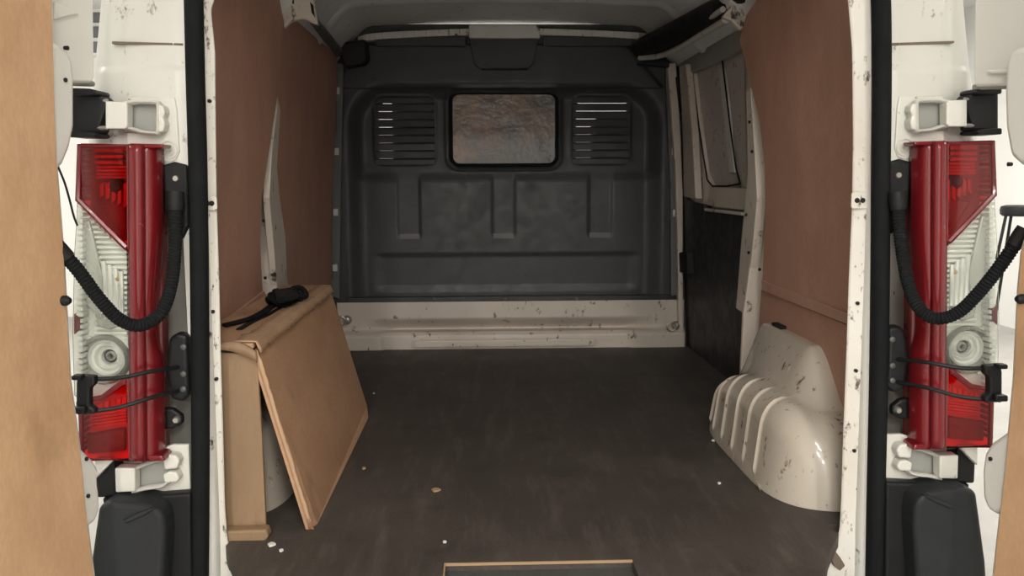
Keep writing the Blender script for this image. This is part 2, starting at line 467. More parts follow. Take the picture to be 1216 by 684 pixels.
# ---- rear opening flange (chipped white), striker plates, holes
def flange(s, pxs, nm):
    """pxs: rows (py, outer px, inner px)"""
    def f(u, v):
        t = v * (len(pxs) - 1); i = min(int(t), len(pxs) - 2); k = t - i
        r = [pxs[i][j] * (1 - k) + pxs[i + 1][j] * k for j in range(3)]
        px = r[1] * (1 - u) + r[2] * u
        Y = .002 + .006 * ss(0, .2, u) + .018 * u
        return at_y(px, r[0], Y)
    return tag(obj(nm, MB().grid(8, 60, f), 'jamb', None, True, thick=.004), kind='structure')
LP = [(-40, 234, 262), (0, 238, 254), (12, 238, 250), (60, 240, 255), (160, 240, 256), (240, 241, 257), (330, 242, 260), (420, 244, 262), (520, 245, 265), (600, 245, 267), (640, 245, 270), (660, 245, 276), (690, 245, 286), (720, 245, 296), (770, 245, 300)]
RP = [(-40, 1036, 998), (0, 1035, 1007), (60, 1035, 1012), (160, 1036, 1013), (240, 1035, 1012), (330, 1035, 1008), (420, 1033, 1005), (520, 1031, 1001), (590, 1030, 999), (630, 1030, 997), (652, 1030, 988), (690, 1030, 975), (720, 1030, 964), (770, 1030, 960)]
tl = flange(-1, LP, 'trim_left'); tr = flange(1, RP, 'trim_right')
def plate(s, px0, px1, py0, py1, par):
    Y = .009
    A, B_ = at_y(px0, py1, Y), at_y(px1, py0, Y)
    o = obj('striker_plate', MB().prism([(x, Y, z) for x, z in round_outline(A.x, B_.x, A.z, B_.z, .006)], (0, .006, 0)), 'jamb', par, bevel=.0015)
    w_ = (B_.x - A.x)
    for k in (.3, .62):
        obj('screw_hole', MB().lathe((A.x + w_ * k, Y + .001, (A.z + B_.z) / 2), (0, -1, 0), [(.0045, -.002), (.0055, 0), (.0055, .0015), (.003, .002)], 12), 'hole', o)
plate(-1, 242, 257, 233, 250, tl); plate(1, 1011, 1033, 228, 248, tr)
for par, pts in ((tl, ((253, 370), (257, 450), (252, 596), (251, 640), (249, 120), (253, 520))), (tr, ((1018, 360), (1016, 440), (1018, 580), (1020, 602), (1020, 625), (1021, 648), (1014, 535)))):
    for (px, py) in pts:
        c = at_y(px, py, .017)
        obj('drain_hole', MB().lathe(c, (0, -1, 0), [(.0035, -.004), (.004, .0), (.004, .004), (.002, .0045)], 10), 'hole', par)
# rusty worn lower corners
for par, q in ((tr, [(985, 657), (990, 652), (998, 662), (1004, 672), (998, 678), (990, 672)]), (tl, [(268, 668), (276, 668), (284, 674), (281, 680), (272, 678)])):
    obj('worn_corner', MB().prism([at_y(p, r, .012) for p, r in q], (0, .012, 0)), 'chip_dark', par, bevel=.002)

# ---- rubber seal: one loop round the opening
sp_ = [(237, 720), (238, 600), (238, 470), (237, 340), (235, 200), (232, 90), (230, 0)]
Lw = [at_y(p, q, -.018) for p, q in sp_]
Rw = [at_y(p, q, -.018) for p, q in [(1046, 0), (1047, 90), (1046, 200), (1045, 340), (1043, 470), (1040, 600), (1038, 720)]]
loop = Lw + [Vector((-.66, -.018, 1.20)), Vector((-.60, -.018, 1.27)), Vector((-.3, -.018, 1.285)), Vector((.3, -.018, 1.285)), Vector((.62, -.018, 1.27)), Vector((.68, -.018, 1.20))] + Rw
path = catmull(loop, 6)
seal = tag(obj('door_seal', MB().tube(path, .018, 12, flat=((0, 1, 0), 1.25)), 'rubber', None, True), 'thick black rubber seal around the rear door opening', 'seal')

# ---- bulkhead
def bx(px, py=220): return at_y(px, py, YB).x
def bz(py, px=600): return at_y(px, py, YB).z
V_ = {}
for key, (p0, p1) in (('l', (449, 513)), ('r', (684, 745))):
    V_[key] = (bx(p0), bx(p1), bz(192), bz(117))
WX0, WX1, WZ0, WZ1 = bx(535), bx(663), bz(197), bz(108)
BZ0, BZ1 = bz(360), 1.46
notch = [(bx(471), bx(498)), (bx(584), bx(612)), (bx(700), bx(728))]
def bulk_h(x, z):
    h = 0.0
    sd = rrect(x, z, bx(412), bx(788), bz(430), bz(97), .19)
    h -= .046 * ss(.006, -.085, sd)
    # seat back swelling
    sb = rrect(x, z, bx(420), bx(782), bz(420), bz(205), .05)
    lower = .012 * ss(.015, -.055, sb)
    for (n0, n1) in notch:
        inn = ss(.004, -.006, abs(x - (n0 + n1) / 2) - (n1 - n0) / 2)
        lower *= 1 - .45 * inn * max(0, min(1, (z - bz(283.5)) / .022))
    h += lower
    ends = ss(0, .07, x - bx(438)) * ss(0, .07, bx(764) - x)
    h -= .007 * ends * max(0, min(1, (z - bz(347)) / .030)) * ss(.014, -.014, z - bz(303))
    # pressed line of the upper trapezoid
    if z > bz(105):
        zt = bz(53); hw = (bx(742) - bx(440)) / 2; cxm = (bx(742) + bx(440)) / 2
        ax = abs(x - cxm)
        edge = min(zt, zt - (ax - hw) * 1.15) if ax > hw else zt
        h += .010 * ss(.006, -.006, z - edge)
    # frames of window and vents
    d = rrect(x, z, WX0, WX1, WZ0, WZ1, .045)
    h += .008 * math.exp(-((d - .014) / .008) ** 2)
    for k in 'lr':
        a, b_, c, e = V_[k]
        d = rrect(x, z, a - .01, b_ + .012, c - .005, e + .012, .04)
        h += .005 * math.exp(-((d - .004) / .006) ** 2)
    return h
NX, NZ = 210, 240
def bfn(u, v):
    x = -.80 + 1.60 * u; z = BZ0 + (BZ1 - BZ0) * v
    return Vector((x, YB - bulk_h(x, z), z))
def bkeep(u, v):
    x = -.80 + 1.60 * u; z = BZ0 + (BZ1 - BZ0) * v
    if rrect(x, z, WX0, WX1, WZ0, WZ1, .04) < -.008: return False
    for k in 'lr':
        a, b_, c, e = V_[k]
        if a - .002 < x < b_ + .002 and c < z < e: return False
    return True
bulk = tag(obj('wall_front', MB().grid(NX, NZ, bfn, bkeep), 'bulk', None, True), kind='structure')
for (n0, n1) in notch:          # ledges at the groove feet, caught light put into their paler colour
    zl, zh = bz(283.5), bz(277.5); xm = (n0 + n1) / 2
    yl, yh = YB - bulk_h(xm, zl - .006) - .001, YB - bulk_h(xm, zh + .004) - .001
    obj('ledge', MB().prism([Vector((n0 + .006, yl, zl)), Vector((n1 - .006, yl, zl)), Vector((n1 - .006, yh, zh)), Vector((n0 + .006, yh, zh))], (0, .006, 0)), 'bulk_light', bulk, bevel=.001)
# louvre slats of both vents
for k in 'lr':
    a, b_, c, e = V_[k]
    n = 8; pitch = (e - c) / n; yv = YB + .043
    for i in range(n + 1):
        zc = c + pitch * i
        h2 = pitch * .5 - .0017
        z0, z1 = (zc - h2 if i else zc - .012), (zc + h2 if i < n else zc + .012)
        obj('slat', MB().prism([(a - .012, yv - .006, z0), (a - .012, yv + .004, z0 - .001), (a - .012, yv + .006, z1), (a - .012, yv + .001, z1 + .0005), (a - .012, yv - .004, z1 - .004)], (b_ - a + .024, 0, 0)), 'bulk', bulk, bevel=.0012)
    obj('vent_side', MB().prism([Vector((p, yv + .006, q)) for p, q in [(a - .02, e + .012), (a - .02, c - .01), (a + .004, c - .01), (a + .004, e - .05), (a + .012, e - .024), (a + (.05 if k == 'l' else .012), e - .002), (a + (.06 if k == 'l' else .016), e + .012)]], (0, .006, 0)), 'bulk', bulk)
    obj('vent_side', MB().box((b_, yv + .006, c - .01), (b_ + .012, yv + .012, e + .01)), 'bulk', bulk)
# window in the bulkhead
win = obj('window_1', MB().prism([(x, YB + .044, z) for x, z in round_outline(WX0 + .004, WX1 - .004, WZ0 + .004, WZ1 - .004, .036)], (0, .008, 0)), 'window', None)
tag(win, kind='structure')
ring = [Vector((x, YB + .039, z)) for x, z in round_outline(WX0 + .004, WX1 - .004, WZ0 + .004, WZ1 - .004, .04, 6)]
obj('window_seal', MB().tube(ring, .008, 8, True), 'rubber', win, True)
# plate in the middle of the bulkhead top
P = [at_y(p, q, YB - .03) for p, q in ((557, 44), (640, 44), (633, 76), (627, 82), (570, 82), (563, 76))]
obj('cover_plate', MB().prism(P, (0, .012, 0)), 'bulk', bulk, bevel=.003)
obj('plate_slot', MB().box((bx(573), YB - .034, bz(84)), (bx(626), YB - .018, bz(82))), 'hole', bulk)
# side flanges with clips
LF = [at_y(p, q, YB - .03) for p, q in ((399, 75), (408, 75), (405, 220), (403, 355), (393, 352), (394, 220))]
f_l = obj('flange', MB().prism(LF, (0, .03, 0)), 'bulk_light', bulk, bevel=.004)
for py in (108, 180, 252, 318):
    c = at_y(402 - py * .012, py, YB - .035)
    obj('clip', MB().box((c.x - .012, c.y - .006, c.z - .016), (c.x + .010, c.y + .006, c.z + .016)), 'header', f_l, bevel=.003)
RF = [at_y(p, q, YB - .03) for p, q in ((790, 75), (801, 74), (806, 220), (806, 350), (797, 352), (796, 220))]
f_r = obj('flange', MB().prism(RF, (0, .03, 0)), 'bulk_light', bulk, bevel=.004)
for py in (110, 180, 253):
    c = at_y(797 + py * .018, py, YB - .035)
    obj('clip', MB().box((c.x - .010, c.y - .006, c.z - .016), (c.x + .010, c.y + .006, c.z + .016)), 'header', f_r, bevel=.003)
# black cap in the top left corner
P = [at_y(p, q, YB - .12) for p, q in ((404, 50), (434, 46), (437, 70), (430, 76), (408, 80), (403, 66))]
obj('corner_cap', MB().prism(P, (0, .10, 0)), 'black', bulk, bevel=.014, seg=3)
for px in (515, 600, 685):
    c = at_y(px, 355, YB - .028)
    obj('rivet', MB().lathe(c, (0, -1, 0), [(.008, 0), (.008, .003), (.004, .006)], 12), 'bulk_light', bulk, True)
obj('lower_flange', MB().box((bx(409), YB - .028, bz(359.5)), (bx(795), YB - .002, bz(351))), 'bulk', bulk, bevel=.003)
for s, nm in ((-1, 'trim_1'), (1, 'trim_2')):
    tag(obj(nm, MB().box((min(s * .78, s * .945), YB + .01, -.25), (max(s * .78, s * .945), YB + .03, 1.56)), 'bulk_light'), kind='structure')
# white sill below the bulkhead
SZ0, SZ1 = -.002, bz(356)
def sillf(u, v):
    x = bx(398) + (bx(812) - bx(398)) * u; z = SZ0 + (SZ1 - SZ0) * v
    h = .03
    g0, g1 = bz(391), bz(376)
    if g0 < z < g1 + .006:
        h -= .06 * ss(0, 1, (g1 + .006 - z) / (g1 + .006 - g0)) ** .8 * ss(bx(425), bx(475), x) * ss(bx(782), bx(740), x)
    h += .008 * ss(.003, -.008, rrect(x, z, bx(488), bx(706), bz(409), bz(399), .012))
    h += .02 * ss(bz(388), bz(396), z)
    h += .012 * (ss(bx(455), bx(450), x) + ss(bx(745), bx(750), x)) * ss(bz(385), bz(393), z)
    return Vector((x, YB - .02 - h, z))
sill = tag(obj('baseboard_front', MB().grid(180, 80, sillf), 'sill', None, True, thick=.003), kind='structure')
for px, py, lb in ((797, 388, 'steel lashing ring on the white sill beside the black panel'), (405, 381, 'steel lashing ring on the white sill behind the wooden box')):
    c = at_y(px, py, YB - .085)
    r_ = empty('lashing_ring', c, lb, 'ring', 'lashing rings on the sill')
    obj('ring', MB().tube([c + Vector((.020 * math.cos(t), -.004, .020 * math.sin(t))) for t in [2 * math.pi * k / 24 for k in range(24)]], .0035, 8, True), 'steel', r_, True)
    obj('boss', MB().lathe(c + Vector((.026, .03, .002)), (0, -1, 0), [(.02, 0), (.02, .018), (.014, .026), (.007, .028)], 18), 'steel', r_, True)
# unseen cab seats added behind the vents to block light through the slots
for (p0, p1, ptop, lb, g) in ((467, 528, 112, 'dark cab seat added behind the bulkhead to darken the vent left of its window', 0), (704, 760, 139, 'dark cab seat added behind the bulkhead to darken the vent right of its window', 0)):
    Y = YB + .30
    A, B_ = at_y(p0, 215, Y), at_y(p1, ptop, Y)
    cs = empty('added_cab_seat', ((A.x + B_.x) / 2, Y, -.1), lb, 'seat', 'added cab seats')
    obj('headrest', MB().prism([(x, Y, z) for x, z in round_outline(A.x, B_.x, A.z, B_.z, .035)], (0, .12, 0)), 'seat', cs, bevel=.015)
    xm = (A.x + B_.x) / 2
    obj('backrest', MB().prism([(x, Y, z) for x, z in round_outline(xm - .24, xm + .24, .05, A.z - .03, .06)], (0, .14, 0)), 'seat', cs, bevel=.02)
    obj('headrest_post', MB().tube([(xm, Y + .06, A.z - .06), (xm, Y + .06, A.z + .03)], .008, 8), 'steel', cs, True)
    obj('seat_base', MB().box((xm - .24, Y, -.1), (xm + .24, Y + .5, .05)), 'seat', cs, bevel=.02)

dz = at_y(600, 154, 3.3).z  # dashboard block added, its height set to dim the lower vent slots
tag(obj('dashboard', MB().box((-.90, 3.3, -.1), (.90, 3.7, dz)), 'slab', None, bevel=.05), 'grey dashboard added behind the bulkhead to dim the lower vent slots', 'dashboard')

# ---- side walls
WALL = {}
for s, nm in ((-1, 'wall_left'), (1, 'wall_right')):
    off = .835
    def wf(u, v, s=s):
        y = .05 + (YB - .05) * u; z = -.02 + 1.46 * v
        return Vector((s * (off - LEAN * z), y, z))
    if s < 0: keep = None
    else: keep = lambda u, v: not (.05 + (YB - .05) * u > 1.17 and -.02 + 1.46 * v < 1.40)
    WALL[s] = tag(obj(nm, MB().grid(60, 40, wf, keep), 'white_in', None, True, thick=.004), kind='structure')
def sheet(name, pxs, s, off, mat, par, th=.006, bev=.0015):
    pts = [on_wall(p, q, s, off) for p, q in pxs]
    return obj(name, MB().prism(pts, (s * th, 0, 0)), mat, par, bevel=bev)
# left: long rear lining, front lining, pillar between
sheet('lining_panel', [(236, -40), (300, -40), (330, -12), (337, 25), (334, 60), (331, 105), (321, 170), (311, 235), (309, 290), (312, 345), (306, 385), (225, 440), (225, 200)], -1, .775, 'hard', WALL[-1])
sheet('lining_panel', [(326, -10), (345, -5), (372, 28), (401, 66), (399, 150), (394, 240), (394, 345), (394, 372), (330, 372), (322, 350), (324, 100)], -1, .80, 'hard', WALL[-1])
obj('pillar_face', MB().prism([at_y(p, q, 1.0) for p, q in ((328, 104), (329, 130), (322, 180), (319, 235), (324, 290), (330, 352), (306, 356), (302, 240), (314, 170))], (0, .02, 0)), 'white_in', WALL[-1], bevel=.004)
sheet('pillar_return', [(328, 108), (333, 130), (329, 200), (333, 240), (339, 280), (341, 330), (346, 364), (331, 364), (325, 290), (320, 235), (323, 180), (329, 130)], -1, .781, 'white_in', WALL[-1], .02)
sheet('wood_batten', [(240, 402), (314, 346), (317, 352), (317, 362), (240, 420)], -1, .768, 'hard2', WALL[-1], .02)
# right
sheet('lining_panel', [(878, 48), (886, 18), (905, -10), (930, -40), (1040, -40), (1045, 210), (1040, 398), (905, 338), (909, 250), (908, 195), (902, 145), (893, 105)], 1, .775, 'hard', WALL[1])
sheet('lining_panel', [(904, 344), (1040, 400), (1040, 560), (895, 480)], 1, .780, 'hard', WALL[1])
sheet('wood_batten', [(904, 333), (1040, 385), (1040, 399), (905, 345)], 1, .768, 'hard2', WALL[1], .012)
obj('pillar_face', MB().prism([at_y(p, q, 1.0) for p, q in ((891, 105), (903, 145), (912, 195), (914, 250), (912, 335), (912, 350), (904, 455), (879, 462), (883, 372), (893, 300), (899, 235), (896, 180))], (0, .02, 0)), 'white_in', WALL[1], bevel=.004)
sheet('pillar_return', [(886, 108), (891, 104), (896, 180), (899, 235), (893, 300), (885, 374), (874, 366), (880, 290), (888, 205)], 1, .782, 'white_in', WALL[1], .03)
for (px, py, s) in ((890, 145, 1), (893, 180, 1), (886, 255, 1), (889, 300, 1), (902, 320, 1), (315, 330, -1), (313, 262, -1)):
    c = on_wall(px, py, s, .779)
    obj('spot_hole', MB().lathe(c, (-s, 0, 0), [(.004, -.004), (.005, 0), (.005, .003), (.002, .004)], 10), 'hole', WALL[s])
# roof corner gussets, white with punched slots
gl = obj('gusset', MB().prism([at_y(p, q, 1.08) for p, q in ((308, -20), (313, 4), (324, 12), (335, 18), (337, 34), (345, 25), (360, 22), (377, 30), (374, 10), (369, -20))], (0, .03, 0)), 'white_in', WALL[-1], bevel=.006)
for q in ([(332, 6), (337, 1), (338, 3), (333, 8)], [(347, -2), (349, -2), (349, 5), (347, 4)], [(368, 2), (372, 6), (374, 21), (370, 15)]):
    obj('slot', MB().prism([at_y(p, r, 1.078) for p, r in q], (0, .01, 0)), 'hole', gl)
gr = obj('gusset', MB().prism([at_y(p, q, 1.08) for p, q in ((874, -20), (872, 4), (862, 15), (858, 20), (868, 24), (874, 30), (880, 36), (886, 31), (889, 16), (902, 9), (915, 5), (918, -20))], (0, .03, 0)), 'white_in', WALL[1], bevel=.006)
obj('slot', MB().prism([at_y(p, r, 1.078) for p, r in [(887, 3), (890, 3), (894, 7), (891, 8)]], (0, .01, 0)), 'hole', gr)
# dark roof-edge rails on the left
obj('roof_edge', MB().tube([at_y(372, 24, 1.2), at_y(388, 44, 1.7), at_y(402, 62, 2.15)], [.014, .018, .02], 10), 'bulk_light', WALL[-1], True)

# ---- sliding door on the right (door_3)
DO = .85
d3 = tag(sheet('door_3', [(806, 60), (900, 20), (905, 200), (900, 470), (806, 420)], 1, DO + .03, 'white_in', None, .02), kind='structure')
def dsheet(name, pxs, mat, off, th=.008, bev=.002, par=None): return sheet(name, pxs, 1, off, mat, par or d3, th, bev)
dsheet('door_header', [(806, 74), (900, 22), (902, 46), (868, 66), (812, 90)], 'grey_metal', DO - .01, .03, .004)
dsheet('inner_frame', [(808, 82), (822, 76), (826, 110), (832, 160), (838, 205), (846, 222), (893, 224), (892, 252), (812, 240)], 'white_in', DO + .004, .02, .004)
pane = dsheet('pane', [(822, 84), (828, 78), (862, 66), (872, 140), (880, 219), (846, 221), (839, 214), (832, 165)], 'pane', DO + .02, .006, .001)
pts = [on_wall(p, q, 1, DO + .002) for p, q in ((822, 86), (828, 78), (840, 73), (857, 66), (861, 100), (867, 150), (874, 200), (879, 218), (864, 221), (846, 221), (840, 214), (836, 190), (830, 150))]
obj('window_gasket', MB().tube(pts, .0032, 8, True), 'rubber', d3, True)
dsheet('pane', [(858, 64), (900, 46), (902, 226), (880, 222), (870, 150)], 'pane', DO + .012, .006, .001)
dsheet('glazing_bar', [(853, 82), (858, 80), (864, 125), (872, 205), (866, 206), (860, 150)], 'header', DO + .002, .012, .003)
dsheet('lower_shelf', [(844, 222), (892, 224), (890, 250), (846, 246)], 'white_in', DO - .02, .03, .004)
bp = dsheet('black_panel', [(811, 232), (822, 240), (836, 243), (836, 250), (884, 254), (893, 262), (893, 470), (815, 425), (812, 330)], 'black_panel', DO - .01, .02, .004)
obj('shelf_edge', MB().tube([on_wall(838, 249, 1, DO - .02), on_wall(882, 254, 1, DO - .02)], .006, 8), 'hinge', d3, True)
obj('door_handle', MB().prism([on_wall(p, q, 1, DO - .04) for p, q in ((800, 306), (804, 300), (815, 298), (816, 326), (806, 323), (801, 318))], (.04, 0, 0)), 'black', d3, bevel=.006)
# white door post next to the bulkhead
post = obj('door_post', MB().prism([at_y(p, q, YB - .08) for p, q in ((793, 76), (803, 74), (808, 150), (811, 230), (811, 330), (812, 425), (806, 424), (805, 300), (802, 200))], (0, .04, 0)), 'sill', WALL[1], bevel=.005)
obj('post_slot', MB().prism([at_y(p, q, YB - .084) for p, q in ((802, 92), (806, 90), (811, 132), (807, 134))], (0, .006, 0)), 'hole', WALL[1])
dsheet('door_edge', [(806, 78), (814, 76), (822, 160), (826, 236), (812, 234), (811, 160)], 'sill', DO - .03, .03, .006)
# rail and dark cover over the sliding door
rl = [at_y(760, 69, 2.16), at_y(784, 66, 2.0), at_y(808, 56, 1.75), at_y(835, 40, 1.45), at_y(862, 24, 1.14)]
obj('slide_rail', MB().tube(catmull(rl, 5), .013, 10, flat=((0, 0, 1), .9)), 'header', WALL[1], True)
rl2 = [p + Vector((-.01, 0, .035)) for p in rl[1:]]
obj('slide_rail', MB().tube(catmull(rl2, 5), .010, 10), 'header', WALL[1], True)
obj('rail_groove', MB().tube(catmull([p + Vector((.0, .004, .016)) for p in rl], 5), .010, 8), 'hole', WALL[1], True)
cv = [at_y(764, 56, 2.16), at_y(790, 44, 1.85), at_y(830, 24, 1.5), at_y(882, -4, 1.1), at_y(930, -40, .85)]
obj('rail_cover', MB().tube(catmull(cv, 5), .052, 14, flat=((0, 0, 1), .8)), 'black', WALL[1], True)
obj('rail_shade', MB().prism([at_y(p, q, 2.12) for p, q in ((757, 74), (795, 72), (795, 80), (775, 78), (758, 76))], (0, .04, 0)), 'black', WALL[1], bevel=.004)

# ================================================================== WHEEL ARCHES
def arch(s):
    y0, y1, wall = .13, .97, .80
    yc, hl = (y0 + y1) / 2, (y1 - y0) / 2
    ribs = (.34, .44, .545, .65, .755, .86)
    def fn(u, v):
        y = y0 + (y1 - y0) * u
        k = abs((y - yc) / hl)
        sq = max(0, 1 - k ** 5) ** (1 / 3.2) if y < yc else max(0, 1 - k ** 4) ** (1 / 3.0)
        wd = .225 * sq
        hs = (.215 - .075 * ss(.55, .97, y)) * max(0, 1 - k ** 6) ** .5
        hw = (.20 + .14 * ss(.22, .42, y) - .16 * ss(.80, .94, y)) * max(0, 1 - k ** 8) ** .5
        hw = max(hw, hs * 1.02)
        xf = wall - wd
        # profile: floor foot, wall of the arch, shoulder, rise to the turret
        rib = 0
        for ry_ in ribs:
            d = y - ry_
            rib = max(rib, math.exp(-(d / .0038) ** 2))
        step = 0
        if ribs[0] < y < ribs[-1]: step = 1
        if v < .45:
            t = v / .45
            xx = xf + .018 * t; zz = hs * .72 * t
            nx, nz = -1, 0
        elif v < .7:
            t = (v - .45) / .25
            a, b_, c = Vector((xf + .018, hs * .72)), Vector((xf + .03, hs)), Vector((xf + .03 + .05 * sq, hs * 1.04))
            p = a * (1 - t) ** 2 + b_ * 2 * t * (1 - t) + c * t * t
            xx, zz = p.x, p.y; nx, nz = -math.cos(t * 1.57), math.sin(t * 1.57)
        else:
            t = (v - .7) / .3
            xs = xf + .03 + .05 * sq
            rise = ss(0, .62, t) * .96 + .04 * t
            xx = xs + (wall - xs) * t; zz = hs * 1.04 + (hw - hs * 1.04) * rise
            nx, nz = 0, 1
        fade = ss(.04, .12, v) * (1 - ss(.60, .74, v)) * min(1, sq * 1.2)
        xx += nx * (.0065 * rib - .003 * step) * fade; zz += nz * (.0065 * rib - .003 * step) * fade
        return Vector((s * min(xx, wall), y, max(0, zz) + .001))
    return MB().grid(300, 56, fn)
for s, lb in ((1, 'scuffed white pressed-steel wheel arch with ribs beneath the right lining'), (-1, 'white wheel arch hidden inside the wooden box, seen through its gap')):
    o = obj('wheel_arch', arch(s), 'arch', None, True)
    tag(o, lb, 'wheel arch', 'wheel arches')
    ys = (.62, .72)
    obj('top_tab', MB().box((min(s * .745, s * .775), .66, .338), (max(s * .745, s * .775), .74, .348)), 'black', o, bevel=.003)
    if s > 0:
        P = [at_z(p, q, .004) for p, q in ((845, 512), (852, 505), (880, 535), (905, 562), (903, 585), (890, 560), (868, 535))]
        obj('floor_flange', MB().prism(P, (0, 0, .006)), 'arch', o, bevel=.002)

# ================================================================== WOODEN BOX
YN = at_z(312, 634, 0).y
bot_n, bot_f = at_z(370, 628, .002), at_z(438, 496, .002)
top_n = at_y(304, 416, YN); top_f = at_y(393, 345, 1.03)
bxo = empty('plywood_box', (-.68, .6, 0), 'tan board box over the left wheel arch with a leaning front', 'box')
n_ = (bot_f - bot_n).cross(top_n - bot_n).normalized()
if n_.x > 0: n_ = -n_
obj('front_board', MB().prism([bot_n, at_z(378, 622, .002), bot_f, at_y(436, 482, 1.09), top_f, top_n], n_ * .014), 'box', bxo, bevel=.003)
zt = top_n.z
wl = -.752
obj('top_board', MB().prism([Vector((wl, YN - .005, zt + .004)), Vector((top_n.x - .004, YN - .005, zt + .004)), top_f + Vector((-.03, -.04, .006)), top_f + Vector((-.02, .0, .006)), top_f + Vector((-.06, .01, .006)), Vector((wl, 1.04, top_f.z + .006))], (0, 0, .012)), 'box', bxo, bevel=.003)
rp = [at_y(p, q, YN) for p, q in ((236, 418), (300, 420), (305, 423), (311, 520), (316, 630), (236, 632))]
obj('rear_board', MB().prism(rp, (0, .012, 0)), 'box_shaded', bxo, bevel=.002)
obj('floor_strip', MB().prism([at_y(p, q, YN - .035) for p, q in ((240, 632), (316, 629), (319, 638), (314, 644), (240, 648))], (0, .034, 0)), 'box_shaded', bxo, bevel=.005)
# curved lip over the end board
def lipf(u, v):
    a = at_y(258 + 47 * u, 410 - 6 * math.sin(u * 3.14) + 8 * u * u, YN - .012)
    b2 = at_y(258 + 47 * u, 416 + 14 * u ** 1.5 - 2 * math.sin(u * 3.14), YN - .014)
    return a.lerp(b2, v)
obj('end_lip', MB().grid(16, 2, lipf), 'box_shaded', bxo, True, thick=.008)
rnd = random.Random(3)
NT = 60
rag = [.034 + .014 * rnd.random() * rnd.random() + (.012 if k < 6 else 0) for k in range(NT + 1)]
rag2 = [.010 + .007 * rnd.random() for k in range(NT + 1)]
def tapef(u, v):
    k = min(NT, int(round(v * NT)))
    a = top_n.lerp(top_f, v) + Vector((0, 0, .0185))
    if u < .5: return a + Vector((-rag[k] * (1 - u * 2), 0, .0005))
    return a + Vector((.010 * (u - .5) * 2, 0, -rag2[k] * 1.6 * (u - .5) * 2))
obj('edge_tape', MB().grid(4, NT, tapef), 'tape', bxo, True, thick=.0025)
e = (bot_n - top_n)
rag3 = [.004 + .003 * rnd.random() for k in range(41)]
def frayf(u, v):
    k = min(40, int(round(v * 40)))
    return top_n + e * v + Vector((-.005 + (.005 + rag3[k]) * u, -.003, 0))
obj('frayed_edge', MB().grid(1, 40, frayf), 'tape', bxo, True, thick=.003)
obj('inner_support', MB().box((-.60, .30, 0), (-.585, .33, .30)), 'black', bxo)
# black strap on the box
zs = zt + .024
stp = [at_z(p, q, zs) for p, q in ((268, 386), (280, 383), (298, 378), (312, 371), (322, 364), (334, 358))]
sr = empty('strap', stp[2], 'black webbing strap with bunched end lying on the box top', 'strap')
obj('webbing', MB().tube(catmull(stp, 6), .012, 8, flat=((0, 0, 1), .45)), 'rubber', sr, True)
for k in range(6):
    c = at_z(332 + 3.4 * k, 357 - .9 * k, zs + .012)
    obj('fold', MB().tube([c + Vector((.030 * math.cos(t) * (1 + .2 * math.sin(3 * k)), .035 * math.sin(t), .010 * math.sin(2 * t + k) + .006 * (k % 3))) for t in [2 * math.pi * j / 18 for j in range(18)]], .008, 8, True), 'rubber', sr, True)
obj('buckle', MB().prism([at_z(p, q, zs + .02) for p, q in ((326, 352), (350, 349), (354, 356), (330, 361))], (0, 0, .02)), 'black', sr, bevel=.005)
obj('loose_end', MB().tube(catmull([at_z(p, q, zs - .004) for p, q in ((284, 391), (300, 382), (318, 374), (336, 364))], 5), .008, 8, flat=((0, 0, 1), .4)), 'rubber', sr, True)

